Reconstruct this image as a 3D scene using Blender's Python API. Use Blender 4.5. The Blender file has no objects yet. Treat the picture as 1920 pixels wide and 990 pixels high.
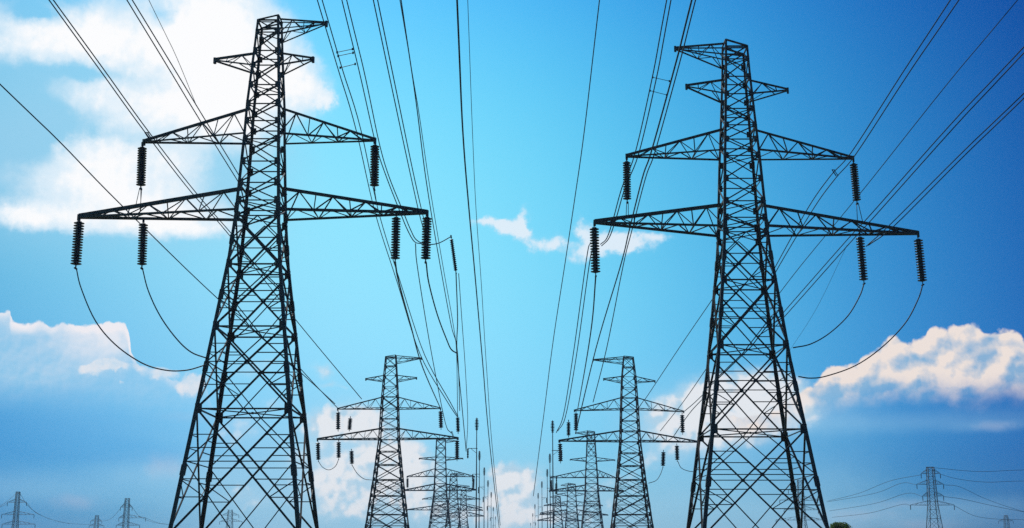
import bpy, bmesh, math, random
from mathutils import Vector, Matrix

random.seed(7)
SC = bpy.context.scene
COL = SC.collection
R = math.radians

# ------------------------------------------------------------------ camera
F = 2400.0                      # focal length in photo pixels (1920 wide)
HORIZON = 1040.0
PITCH = math.atan((HORIZON - 495.0) / F)
CAM_Z = 1.6
cam_data = bpy.data.cameras.new("camera")
cam = bpy.data.objects.new("camera", cam_data)
COL.objects.link(cam)
cam.location = (0, 0, CAM_Z)
cam.rotation_euler = (math.pi / 2 + PITCH, 0, 0)
cam_data.sensor_width = 36.0
cam_data.lens = F / 1920.0 * 36.0
cam_data.clip_start = 0.1
cam_data.clip_end = 30000
SC.camera = cam
SC.view_settings.view_transform = 'Standard'
SC.view_settings.look = 'None'
SC.view_settings.exposure = 0.0
SC.view_settings.gamma = 1.0
SC.cycles.use_denoising = False
SC.cycles.volume_bounces = 0
SC.cycles.max_bounces = 6

FWD = Vector((0, math.cos(PITCH), math.sin(PITCH)))
UPV = Vector((0, -math.sin(PITCH), math.cos(PITCH)))


def ray(px, py):
    return FWD * F + Vector((px - 960.0, 0, 0)) + UPV * (495.0 - py)


def at(px, py, Y):
    """World point at depth Y whose sight line the surveyed pixel gives."""
    d = ray(px, py)
    return Vector((0, 0, CAM_Z)) + d * (Y / d.y)


def at_z(px, py, z):
    d = ray(px, py)
    return Vector((0, 0, CAM_Z)) + d * ((z - CAM_Z) / d.z)


# ------------------------------------------------------------------ sky + sun
SUN_EL, SUN_AZ = R(50), R(-38)      # azimuth from +Y towards +X


class S:
    """A node socket with arithmetic."""
    tree = None

    def __init__(self, s): self.s = s

    @staticmethod
    def math(op, *a, clamp=False):
        n = S.tree.nodes.new('ShaderNodeMath'); n.operation = op; n.use_clamp = clamp
        for i, v in enumerate(a):
            if isinstance(v, S): S.tree.links.new(v.s, n.inputs[i])
            else: n.inputs[i].default_value = v
        return S(n.outputs[0])

    def __add__(self, o): return S.math('ADD', self, o)
    __radd__ = __add__
    def __sub__(self, o): return S.math('SUBTRACT', self, o)
    def __rsub__(self, o): return S.math('SUBTRACT', o, self)
    def __mul__(self, o): return S.math('MULTIPLY', self, o)
    __rmul__ = __mul__
    def __truediv__(self, o): return S.math('DIVIDE', self, o)
    def clamp(self): return S.math('ADD', self, 0.0, clamp=True)


def put(sock, v):
    if isinstance(v, S): S.tree.links.new(v.s, sock)
    else: sock.default_value = v


def smooth(x, a, b):
    n = S.tree.nodes.new('ShaderNodeMapRange'); n.interpolation_type = 'SMOOTHSTEP'; n.clamp = True
    put(n.inputs[0], x); put(n.inputs[1], a); put(n.inputs[2], b)
    return S(n.outputs[0])


def combine(x, y, z=0.0):
    n = S.tree.nodes.new('ShaderNodeCombineXYZ')
    for i, v in enumerate((x, y, z)): put(n.inputs[i], v)
    return S(n.outputs[0])


def noise(vec, scale, detail=5.0, rough=0.55, dist=0.0):
    n = S.tree.nodes.new('ShaderNodeTexNoise'); n.noise_dimensions = '2D'
    put(n.inputs['Vector'], vec); n.inputs['Scale'].default_value = scale
    n.inputs['Detail'].default_value = detail; n.inputs['Roughness'].default_value = rough
    n.inputs['Distortion'].default_value = dist
    return S(n.outputs[0])


def billow(vec, scale, detail=3.0, rough=0.5):
    n = S.tree.nodes.new('ShaderNodeTexVoronoi'); n.feature = 'F1'
    n.voronoi_dimensions = '2D'
    n.normalize = False
    put(n.inputs['Vector'], vec); n.inputs['Scale'].default_value = scale
    n.inputs['Detail'].default_value = detail; n.inputs['Roughness'].default_value = rough
    return 1.0 - S(n.outputs['Distance'])


def curve(x, pts, x0, x1):
    """Piecewise curve through pts [(x, y)], y in -1000..1000, x in x0..x1."""
    n = S.tree.nodes.new('ShaderNodeFloatCurve')
    m = n.mapping; c = m.curves[0]
    pts = sorted(pts)
    ys = [p[1] for p in pts]; y0, y1 = min(ys) - 1, max(ys) + 1
    q = [((a - x0) / (x1 - x0), (b - y0) / (y1 - y0)) for a, b in pts]
    while len(c.points) < len(q): c.points.new(0.5, 0.5)
    for p, v in zip(c.points, q): p.location = v; p.handle_type = 'AUTO'
    m.use_clip = False; m.update()
    put(n.inputs['Value'], (x - x0) * (1.0 / (x1 - x0)))
    return S(n.outputs[0]) * (y1 - y0) + y0


def mixc(fac, a, b):
    n = S.tree.nodes.new('ShaderNodeMix'); n.data_type = 'RGBA'; n.clamp_factor = True
    put(n.inputs[0], fac)
    for i, v in ((6, a), (7, b)):
        if isinstance(v, S): S.tree.links.new(v.s, n.inputs[i])
        else: n.inputs[i].default_value = (*v, 1)
    return S(n.outputs[2])


def mulc(a, b):
    n = S.tree.nodes.new('ShaderNodeMix'); n.data_type = 'RGBA'; n.blend_type = 'MULTIPLY'
    n.inputs[0].default_value = 1.0; n.clamp_factor = True
    for i, v in ((6, a), (7, b)):
        if isinstance(v, S): S.tree.links.new(v.s, n.inputs[i])
        else: n.inputs[i].default_value = (*v, 1)
    return S(n.outputs[2])


def lin(r, g, b):
    f = lambda c: c / 12.92 if c <= 0.04045 else ((c + 0.055) / 1.055) ** 2.4
    return tuple(f(v / 255.0) for v in (r, g, b))


KDEG = F * math.pi / 180.0          # sky units: about one photo pixel near the middle of the view


def sky_uv(px, py):
    d = ray(px, py).normalized()
    return math.degrees(math.atan2(d.x, d.y)) * KDEG, math.degrees(math.asin(d.z)) * KDEG


# log of the ratio between the deep polarised blue of the day and the plain Nishita sky, per colour
# channel, as a polynomial in azimuth (u) and elevation (v): terms 1 u v uu uv vv uuu vvv uuv uvv
POLAR = [
    [-1.3955, -0.21213, 3.4204, -2.3077, -2.4011, -2.6799, 0.1436, -0.25567, 1.0851, 1.0],
    [-0.57435, -0.00222, 2.5960, -1.1888, -0.7345, -1.3027, -0.15883, -0.31216, 0.20896, 0.07367],
    [0.054853, -0.025695, 0.34447, -0.52639, 0.071521, 0.31277, -0.052077, -0.24353, 0.017947, -0.30053]]
SPLIT = 690          # the sky is written in two halves that meet at this bearing


def vmath(op, *a, out=0):
    n = S.tree.nodes.new('ShaderNodeVectorMath'); n.operation = op
    for i, v in enumerate(a): put(n.inputs[i], v)
    return S(n.outputs[out])


def puffs(vec, blobs, side):
    """Sum of soft round masses; blobs: [(px, py, rx, ry, weight)] given where they stand in the sky."""
    tot = None
    for px, py, rx, ry, wt in blobs:
        if (side < 0 and px - 1.7 * rx - 40 > SPLIT) or (side > 0 and px + 1.7 * rx + 40 < SPLIT): continue
        u, v = sky_uv(px, py)
        k = (1.0 / rx, 1.0 / ry, 0.0)
        q = vmath('MULTIPLY_ADD', vec, k, (-u * k[0], -v * k[1], 0.0))
        L = vmath('LENGTH', q, out=1)
        n = S.tree.nodes.new('ShaderNodeMapRange'); n.interpolation_type = 'SMOOTHSTEP'
        put(n.inputs[0], L); put(n.inputs[1], 1.7); put(n.inputs[2], 0.0); put(n.inputs[3], 0.0); put(n.inputs[4], wt)
        r = S(n.outputs[0])
        tot = r if tot is None else tot + r
    return tot


def build_sky():
    w = bpy.data.worlds.new("World"); SC.world = w; w.use_nodes = True
    t = w.node_tree; S.tree = t
    t.nodes.clear()
    out = t.nodes.new('ShaderNodeOutputWorld')
    sky = t.nodes.new('ShaderNodeTexSky'); sky.sky_type = 'NISHITA'; sky.sun_disc = False
    sky.sun_elevation = SUN_EL; sky.sun_rotation = SUN_AZ
    sky.altitude = 100; sky.air_density = 1.0; sky.dust_density = 0.3; sky.ozone_density = 2.0
    STR = 0.1
    E = 1.0 / STR
    w.cycles.sampling_method = 'MANUAL'; w.cycles.sample_map_resolution = 256

    def tone(r, g, b): return tuple(c * E for c in lin(r, g, b))

    tc = t.nodes.new('ShaderNodeTexCoord')
    sep = t.nodes.new('ShaderNodeSeparateXYZ'); t.links.new(tc.outputs['Generated'], sep.inputs[0])
    x, y, z = (S(o) for o in sep.outputs)
    u = S.math('ARCTAN2', x, y) * F
    v = S.math('ARCSINE', z) * F
    P = combine(u, v)

    # clear sky: Nishita seen through the polarised band
    uu = S.math('MINIMUM', S.math('MAXIMUM', u, -1050.0), 1050.0) * 0.001
    vv = S.math('MINIMUM', S.math('MAXIMUM', v, 0.0), 1120.0) * 0.001
    terms = [None, uu, vv, uu * uu, uu * vv, vv * vv, uu * uu * uu, vv * vv * vv, uu * uu * vv, uu * vv * vv]
    ch = []
    for co in POLAR:
        e = terms[1] * co[1] + co[0]
        for k in range(2, 10): e = S.math('MULTIPLY_ADD', terms[k], co[k], e)
        ch.append(S.math('EXPONENT', e))
    base = mulc(S(sky.outputs[0]), combine(*ch))

    def half(side):
        # turbulence
        wl = noise(P, 1 / 95.0, 4, 0.55)
        wn = t.nodes.new('ShaderNodeTexNoise'); wn.noise_dimensions = '2D'; put(wn.inputs['Vector'], P); wn.inputs['Scale'].default_value = 1 / 42.0
        wn.inputs['Detail'].default_value = 5; wn.inputs['Roughness'].default_value = 0.6
        warp = vmath('SUBTRACT', S(wn.outputs['Color']), (0.5, 0.5, 0.5))
        Pw = vmath('MULTIPLY_ADD', warp, (46.0, 30.0, 0.0), P)
        fine = noise(P, 1 / 30.0, 6, 0.62)
        relief = fine - noise(vmath('ADD', P, (-8.0, 10.0, 0.0)), 1 / 30.0, 4, 0.6)
        big = noise(P, 1 / 140.0, 4, 0.5)
        pf = lambda vec, blobs: puffs(vec, blobs, side)
        col = base

        # hazy cloud decks low on both sides: broad soft bands
        Ps = vmath('MULTIPLY_ADD', warp, (80.0, 10.0, 0.0), P)
        band = pf(Ps, [(60, 915, 260, 30, .5), (330, 880, 120, 26, .8), (250, 985, 330, 24, .1), (480, 850, 150, 45, .35), (200, 800, 180, 22, .18),
                       (1640, 970, 220, 26, .6), (1800, 945, 160, 14, .25), (1560, 900, 90, 40, .25), (1420, 900, 200, 120, .35), (1700, 790, 260, 18, .4), (1850, 800, 60, 10, .3), (1540, 770, 90, 40, .5),
                       (960, 1000, 460, 80, 1.0), (690, 960, 240, 70, .9), (660, 860, 160, 110, .7), (1300, 800, 150, 90, .7), (960, 900, 120, 60, .5), (1300, 960, 240, 60, .4), (440, 930, 120, 70, .5)])
        col = mixc(band.clamp() * 0.55, col, tone(160, 208, 236))
        warm = pf(Ps, [(310, 872, 26, 20, .8), (140, 942, 40, 12, .8), (352, 782, 60, 8, .35), (1690, 945, 60, 7, .3), (1600, 965, 70, 10, .5), (1862, 799, 26, 8, .5), (1540, 990, 80, 16, .4), (1730, 985, 60, 10, .4)])
        col = mixc(warm * (0.1 + 1.1 * wl) * 0.5, col, tone(202, 197, 212))
        dark = pf(Ps, [(60, 815, 280, 60, 1.1), (60, 990, 260, 40, .9), (250, 850, 160, 20, .5), (1760, 772, 260, 20, .5), (1620, 860, 260, 40, .4), (1880, 860, 180, 40, .5)])
        col = mixc(dark.clamp() * 0.48, col, mulc(base, (0.50, 0.76, 0.92)))

        if side < 0:
            # soft bright deck, upper cloud side
            deck = pf(Pw, [(45, 74, 100, 40, 1.0), (130, 66, 80, 46, .9), (235, 55, 90, 60, 1.0), (390, 45, 100, 80, 1.3), (450, 110, 90, 110, 1.1), (330, 120, 120, 60, .9), (15, 20, 40, 20, .4),
                           (220, 190, 120, 40, .85), (330, 215, 80, 40, .85), (420, 190, 90, 60, .95), (575, 172, 52, 46, .9), (530, 130, 50, 80, .7), (612, 190, 20, 18, .5), (470, 240, 70, 60, .5),
                           (140, 345, 110, 60, .95), (55, 405, 120, 22, .9), (175, 300, 60, 45, .65), (320, 310, 70, 40, .8), (300, 390, 130, 40, .8), (240, 350, 120, 60, .6), (360, 425, 100, 22, .5), (210, 420, 140, 26, .6), (240, 265, 140, 40, .35),
                           (62, 30, 46, 16, -.8), (306, 30, 22, 24, -.7), (60, 235, 110, 60, -.45), (160, 135, 90, 14, -.3)])
            veil = pf(Pw, [(140, 200, 260, 190, .8), (60, 330, 220, 120, .5), (390, 200, 150, 210, .8), (280, 380, 200, 70, .5), (470, 330, 100, 90, .3)])
            col = mixc(veil.clamp() * 0.66, col, tone(158, 209, 238))
            soft = deck + (wl - 0.5) * 1.0 + (fine - 0.5) * 0.2
            inside = smooth(deck, 0.0, 0.35)
            col = mixc(smooth(soft, -0.12, 1.05) * 0.84 * inside, col, tone(228, 242, 252))
            dens = deck + (fine - 0.5) * 0.50 + (big - 0.5) * 1.6 + relief * 0.35 - 0.38
            edge = pf(Pw, [(580, 175, 46, 44, 1.0), (612, 188, 20, 20, .8), (90, 100, 110, 14, .4), (60, 410, 110, 14, .4), (340, 415, 60, 12, .3), (350, 312, 30, 20, .5)])
            col = mixc((smooth(dens, -0.15, 1.15) * inside + smooth(edge + (fine - 0.5) * 1.2 - 0.4, 0.0, 0.7) * 0.75).clamp() * 0.97, col, mixc(smooth(dens + relief * 0.4, 0.15, 1.2), tone(229, 243, 253), tone(254, 254, 255)))
            # cumulus bank
            d, rel, al = bank(P, u, v, warp, fine, [(-260, 560), (-160, 588), (-80, 580), (-40, 584), (0, 577), (18, 577), (23, 598), (45, 601), (75, 597), (95, 605), (122, 598), (146, 606), (190, 600), (213, 594), (233, 600), (246, 648), (262, 676), (300, 690), (345, 712), (372, 706), (392, 740), (420, 800), (450, 860)], 30, 10, 5)
            mass = pf(P, [(-30, 640, 130, 80, .9), (70, 640, 90, 60, .8), (160, 640, 80, 60, .85), (215, 635, 50, 50, .6), (110, 690, 170, 60, .45), (310, 730, 90, 40, .35)]).clamp()
            rim = 1.0 - smooth(d + (wl - 0.5) * 24.0, 1, 26)
            patch = pf(vmath('MULTIPLY_ADD', warp, (24.0, 18.0, 0.0), P), [(120, 640, 40, 20, .25), (175, 650, 50, 30, .5), (215, 625, 30, 30, .6), (150, 622, 40, 14, .4), (40, 612, 40, 10, .3)])
            lit = (0.16 + rim * 0.66 + rel * 0.25 + patch + (big - 0.5) * 0.5).clamp()
            col = mixc(al * (mass * 0.85 + rim * 0.35 * mass).clamp(), col, mixc(lit, tone(150, 203, 236), tone(240, 238, 243)))
            scrap = pf(Pw, [(165, 692, 20, 9, 1), (190, 686, 26, 9, 1), (215, 684, 24, 8, .9), (185, 702, 14, 9, .8), (248, 688, 30, 9, .7), (285, 700, 24, 12, .7), (318, 706, 26, 16, .8), (345, 728, 16, 10, .6), (358, 724, 16, 22, 1.1), (372, 712, 18, 18, 1), (225, 712, 9, 4, .8)])
            sdn = scrap + (fine - 0.5) * 0.9 - 0.36
            col = mixc(smooth(sdn, 0, .7) * 0.8, col, mixc((0.5 + relief * 1.6).clamp(), tone(200, 222, 239), tone(242, 237, 238)))
        else:
            # little torn cloud in the middle
            tornb = pf(Pw, [(902, 416, 22, 12, 1), (935, 421, 26, 12, .9), (962, 422, 30, 16, 1), (986, 406, 13, 20, 1), (980, 440, 22, 16, 1), (1012, 459, 28, 17, 1), (1048, 454, 18, 15, 1), (1092, 432, 15, 24, 1),
                            (1086, 476, 28, 19, 1), (1118, 454, 34, 19, .8), (1155, 456, 38, 21, 1), (1192, 456, 44, 19, 1), (1232, 444, 28, 9, .7)])
            td = tornb + (fine - 0.5) * 1.1 - 0.24
            col = mixc(smooth(tornb, 0.0, 1.4) * 0.25, col, tone(190, 228, 248))
            col = mixc(smooth(td, 0.0, 0.95) * 0.86 * smooth(tornb, 0.0, 0.3), col, mixc(smooth(td + relief, 0.1, 0.8), tone(190, 226, 246), tone(232, 241, 250)))

        # low cumulus behind the middle of the rows
        lowb = pf(Pw, [(600, 800, 46, 26, .9), (640, 785, 50, 32, 1), (690, 790, 44, 34, 1), (745, 850, 50, 42, 1), (790, 885, 40, 38, .8), (690, 845, 70, 40, .9), (640, 905, 70, 34, .85), (720, 915, 66, 44, .8), (655, 962, 50, 14, .7), (600, 860, 44, 34, .6),
                       (600, 940, 60, 50, .5), (760, 940, 70, 50, .6), (860, 960, 90, 40, .5), (1080, 960, 100, 40, .45), (1150, 900, 70, 40, .35), (1290, 800, 110, 60, .45), (1400, 760, 110, 60, .5), (945, 890, 28, 24, 1), (985, 890, 32, 22, .9), (965, 925, 50, 34, 1), (950, 970, 70, 34, .8), (1010, 965, 40, 24, .5), (605, 695, 24, 16, .65), (617, 722, 16, 7, .6), (640, 728, 10, 5, .6),
                       (1250, 790, 50, 34, .75), (1300, 760, 56, 40, .85), (1365, 738, 66, 38, 1), (1425, 732, 50, 42, 1.2), (1480, 745, 44, 32, 1), (1410, 790, 80, 34, .8), (1330, 805, 80, 34, .6), (1240, 850, 60, 34, .4), (1500, 770, 50, 30, .5), (450, 800, 60, 40, .5), (470, 690, 40, 22, .5), (520, 760, 30, 18, .4), (470, 930, 50, 26, .5), (560, 860, 40, 30, .4)])
        Qm = vmath('MULTIPLY_ADD', warp, (14.0, 14.0, 0.0), P)
        Bm = billow(Qm, 1 / 52.0, 2, 0.5)
        Bms = billow(vmath('ADD', Qm, (-9.0, 10.0, 0.0)), 1 / 52.0, 2, 0.5)
        col = mixc(smooth(lowb, 0.0, 1.3) * 0.55, col, tone(198, 225, 241))
        ld = lowb + (fine - 0.5) * 0.45 + (Bm - 0.6) * 0.5 - 0.15
        lcol = mixc(smooth(ld * 0.45 + (Bm - Bms) * 0.9 + relief * 0.4 + (wl - 0.5) * 0.8, -0.05, 0.55), tone(178, 211, 232), tone(234, 236, 240))
        col = mixc(smooth(ld, -0.05, 0.85) * 0.92 * smooth(lowb, 0.0, 0.3), col, lcol)

        if side > 0:
            # great cumulus, blue side
            d, rel, al = bank(P, u, v, warp, fine, [(1440, 770), (1480, 740), (1512, 722), (1530, 706), (1543, 688), (1558, 678), (1574, 676), (1588, 682), (1606, 676), (1616, 660), (1640, 646), (1655, 635), (1676, 626), (1695, 632), (1715, 627), (1732, 627), (1741, 611), (1755, 604), (1772, 606), (1785, 602), (1800, 606), (1818, 600), (1832, 603), (1846, 613), (1865, 613), (1888, 610), (1905, 615), (1922, 632), (1990, 650), (2080, 700), (2150, 790)], 40, 15, 8)
            base_v = curve(u, [sky_uv(*p) for p in [(1440, 800), (1530, 770), (1620, 748), (1700, 740), (1800, 744), (1900, 738), (2000, 736), (2160, 760)]], sky_uv(1440, 800)[0], sky_uv(2160, 760)[0])
            above = v - base_v + (wl - 0.5) * 60.0 + (fine - 0.5) * 16.0
            fade = smooth(above, -30, 46)
            rim = 1.0 - smooth(d + (wl - 0.5) * 34.0, 3, 46)
            # sunlit towers (+) and hollows (-) of the cloud
            form = pf(Pw, [(1562, 690, 22, 16, .4), (1640, 660, 30, 20, .45), (1690, 645, 44, 18, .3), (1755, 625, 34, 18, .5), (1745, 655, 30, 16, .3), (1780, 690, 40, 22, .35), (1820, 618, 26, 14, .4), (1770, 730, 24, 16, .75), (1805, 712, 34, 14, .7), (1830, 700, 26, 10, .4), (1880, 620, 40, 12, .3), (1900, 660, 26, 12, .45), (1885, 690, 20, 10, .3), (1870, 720, 30, 16, .5), (1912, 740, 20, 8, .5), (1590, 715, 40, 20, .35), (1660, 690, 40, 12, .2), (1720, 700, 36, 20, .25),
                           (1712, 674, 40, 16, -.65), (1665, 725, 60, 14, -.4), (1730, 728, 30, 16, -.35), (1850, 660, 40, 26, -.35), (1870, 640, 30, 10, -.2), (1900, 700, 24, 12, -.35), (1610, 735, 60, 14, -.3), (1545, 730, 40, 20, -.2), (1830, 735, 30, 10, -.4)])
            B3 = billow(vmath('MULTIPLY_ADD', warp, (16.0, 16.0, 0.0), P), 1 / 74.0, 1, 0.5)
            B4 = billow(vmath('ADD', vmath('MULTIPLY_ADD', warp, (16.0, 16.0, 0.0), P), (-13.0, 16.0, 0.0)), 1 / 74.0, 1, 0.5)
            lit = (0.63 + rim * 0.20 + form * 0.95 + rel * 0.85 + (B3 - B4) * 1.2 + relief * 0.45 + (big - 0.5) * 0.3).clamp()
            c1 = mixc(lit, tone(150, 188, 218), tone(241, 228, 220))
            col = mixc(al * fade * (0.80 + 0.18 * lit), col, c1)
        return col

    def bank(P, u, v, warp, fine, pts, lobes, amp, sharp):
        """Cumulus with a scalloped top edge along pts."""
        q = [sky_uv(*p) for p in pts]
        x0, x1 = q[0][0] - 40, q[-1][0] + 40
        Q = vmath('MULTIPLY_ADD', warp, (lobes * .30, lobes * .30, 0.0), P)
        B1 = billow(Q, 1.0 / lobes, 3, 0.45)
        B2 = billow(vmath('ADD', Q, (-lobes * .16, lobes * .19, 0.0)), 1.0 / lobes, 2, 0.45)
        topc = curve(u, [(x0, q[0][1])] + q + [(x1, q[-1][1])], x0, x1)
        d = topc - v + (B1 - 0.62) * amp + (fine - 0.5) * amp * 0.6
        span = smooth(u, x0 - 60, x0 + 10) * (1.0 - smooth(u, x1 - 10, x1 + 60))
        return d, B1 - B2, smooth(d, 0.0, sharp) * span

    def shader(c):
        b = t.nodes.new('ShaderNodeBackground'); b.inputs[1].default_value = STR
        t.links.new(c.s, b.inputs[0]); return b

    def choose(fac, a, b):
        m = t.nodes.new('ShaderNodeMixShader'); put(m.inputs[0], fac)
        t.links.new(a.outputs[0], m.inputs[1]); t.links.new(b.outputs[0], m.inputs[2]); return m
    split = choose(S.math('GREATER_THAN', u, sky_uv(SPLIT, 700)[0]), shader(half(-1)), shader(half(1)))
    # clear sky everywhere above and beyond the clouds
    off = S.math('MAXIMUM', S.math('GREATER_THAN', S.math('ABSOLUTE', u), 1700.0), S.math('MAXIMUM', S.math('GREATER_THAN', v, 1330.0), S.math('LESS_THAN', v, -60.0)))
    fin = choose(off, split, shader(base))
    t.links.new(fin.outputs[0], out.inputs[0])


build_sky()

sun_data = bpy.data.lights.new("sun", 'SUN')
sun_data.energy = 3.0
sun_data.angle = R(0.5)
sun_data.color = (1.0, 0.95, 0.88)
sun = bpy.data.objects.new("sun", sun_data)
COL.objects.link(sun)
sd = Vector((math.sin(SUN_AZ) * math.cos(SUN_EL), math.cos(SUN_AZ) * math.cos(SUN_EL), math.sin(SUN_EL)))
sun.rotation_euler = sd.to_track_quat('Z', 'Y').to_euler()
sun.location = (-80, 60, 140)

# ------------------------------------------------------------------ materials
def principled(name, rough=0.6, metal=0.0):
    m = bpy.data.materials.new(name); m.use_nodes = True
    t = m.node_tree; b = t.nodes['Principled BSDF']
    b.inputs['Roughness'].default_value = rough; b.inputs['Metallic'].default_value = metal
    return m, t, b


def mottled(name, a, b_, scale, rough=0.6, metal=0.0, bump=0.0, detail=6.0):
    m, t, b = principled(name, rough, metal)
    tc = t.nodes.new('ShaderNodeTexCoord'); n = t.nodes.new('ShaderNodeTexNoise')
    n.inputs['Scale'].default_value = scale; n.inputs['Detail'].default_value = detail
    t.links.new(tc.outputs['Object'], n.inputs['Vector'])
    r = t.nodes.new('ShaderNodeValToRGB')
    r.color_ramp.elements[0].position = 0.35; r.color_ramp.elements[0].color = (*a, 1)
    r.color_ramp.elements[1].position = 0.68; r.color_ramp.elements[1].color = (*b_, 1)
    t.links.new(n.outputs[0], r.inputs[0]); t.links.new(r.outputs[0], b.inputs['Base Color'])
    if bump:
        bp = t.nodes.new('ShaderNodeBump'); bp.inputs['Strength'].default_value = bump
        t.links.new(n.outputs[0], bp.inputs['Height']); t.links.new(bp.outputs[0], b.inputs['Normal'])
    return m


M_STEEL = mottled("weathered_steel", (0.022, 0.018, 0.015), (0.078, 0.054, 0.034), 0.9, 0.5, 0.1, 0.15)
M_FARSTEEL = mottled("haze_paled_grey_steel", (0.085, 0.088, 0.092), (0.14, 0.135, 0.13), 0.6, 0.6, 0.3)  # galvanised grey, base colour lightened to stand in for haze over distance
M_PORCELAIN = mottled("brown_porcelain", (0.016, 0.011, 0.010), (0.034, 0.022, 0.018), 3.0, 0.3)
M_FITTING = mottled("fitting_steel", (0.03, 0.03, 0.03), (0.06, 0.058, 0.055), 6.0, 0.5, 0.5)
M_CABLE = mottled("aged_conductor", (0.020, 0.020, 0.021), (0.036, 0.035, 0.034), 2.0, 0.55, 0.4)
M_CONCRETE = mottled("concrete", (0.28, 0.27, 0.25), (0.38, 0.37, 0.34), 1.5, 0.9, 0, 0.3)


# ------------------------------------------------------------------ mesh helpers
class MB:
    def __init__(self): self.v, self.f = [], []

    def extrude(self, p, q, prof, ref):
        """prof: closed polygon [(a, b)] in the plane across p->q; ref fixes its roll."""
        p, q = Vector(p), Vector(q); d = q - p
        if d.length < 1e-6: return
        d.normalize(); ref = Vector(ref)
        a = ref - d * ref.dot(d)
        if a.length < 1e-4: a = d.orthogonal()
        a.normalize(); b = d.cross(a)
        n = len(prof); o = len(self.v)
        for base in (p, q):
            for x, y in prof: self.v.append(base + a * x + b * y)
        for i in range(n):
            j = (i + 1) % n
            self.f.append((o + i, o + j, o + n + j, o + n + i))
        self.f.append(tuple(o + n - 1 - i for i in range(n)))
        self.f.append(tuple(o + n + i for i in range(n)))

    def bar(self, p, q, w, h=None, ref=(0.3, 0.9, 0.2)):
        h = h or w
        self.extrude(p, q, [(-w / 2, -h / 2), (w / 2, -h / 2), (w / 2, h / 2), (-w / 2, h / 2)], ref)

    def angle(self, p, q, w, t, ref=(0.3, 0.9, 0.2), flip=1):
        c = w * 0.32
        s = flip
        prof = [(-c, -c * s), (w - c, -c * s), (w - c, (t - c) * s), (t - c, (t - c) * s), (t - c, (w - c) * s), (-c, (w - c) * s)]
        if s < 0: prof = prof[::-1]
        self.extrude(p, q, prof, ref)

    def plate(self, c, n, w, h, t, up=(0, 0, 1)):
        c, n = Vector(c), Vector(n).normalized()
        self.extrude(c - n * t / 2, c + n * t / 2, [(-h / 2, -w / 2), (h / 2, -w / 2), (h / 2, w / 2), (-h / 2, w / 2)], up)

    def tube(self, pts, rad, seg=6):
        pts = [Vector(p) for p in pts]; o = len(self.v); k = len(pts)
        prev = None
        for i, p in enumerate(pts):
            d = (pts[min(i + 1, k - 1)] - pts[max(i - 1, 0)]).normalized()
            a = d.orthogonal() if prev is None else prev - d * prev.dot(d)
            a.normalize(); prev = a; b = d.cross(a)
            r = rad[i] if isinstance(rad, (list, tuple)) else rad
            for j in range(seg):
                th = 2 * math.pi * j / seg
                self.v.append(p + (a * math.cos(th) + b * math.sin(th)) * r)
        for i in range(k - 1):
            for j in range(seg):
                j2 = (j + 1) % seg
                self.f.append((o + i * seg + j, o + i * seg + j2, o + (i + 1) * seg + j2, o + (i + 1) * seg + j))
        self.f.append(tuple(o + j for j in range(seg))[::-1])
        self.f.append(tuple(o + (k - 1) * seg + j for j in range(seg)))

    def lathe(self, prof, seg=14, z0=0.0):
        """prof: [(r, z)] top to bottom about the z axis."""
        o = len(self.v); n = len(prof)
        for r, z in prof:
            for j in range(seg):
                th = 2 * math.pi * j / seg
                self.v.append(Vector((r * math.cos(th), r * math.sin(th), z + z0)))
        for i in range(n - 1):
            for j in range(seg):
                j2 = (j + 1) % seg
                self.f.append((o + i * seg + j, o + (i + 1) * seg + j, o + (i + 1) * seg + j2, o + i * seg + j2))
        self.f.append(tuple(o + j for j in range(seg)))
        self.f.append(tuple(o + (n - 1) * seg + j for j in range(seg))[::-1])

    def build(self, name, mat, parent=None, origin=(0, 0, 0), smooth=False):
        """Link as one mesh object; the vertices are world points, the origin becomes the object's."""
        origin = Vector(origin)
        me = bpy.data.meshes.new(name)
        me.from_pydata([tuple(v - origin) for v in self.v], [], self.f)
        me.materials.append(mat); me.validate(); me.update()
        if smooth: me.shade_smooth()
        o = bpy.data.objects.new(name, me); COL.objects.link(o)
        if parent is not None: o.parent = parent
        else: o.location = origin
        return o


def tag(o, label=None, cat=None, group=None, kind=None):
    if label: o["label"] = label
    if cat: o["category"] = cat
    if group: o["group"] = group
    if kind: o["kind"] = kind
    return o


def empty(name, loc):
    o = bpy.data.objects.new(name, None); COL.objects.link(o)
    o.location = loc; o.empty_display_size = 0.5
    return o


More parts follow.
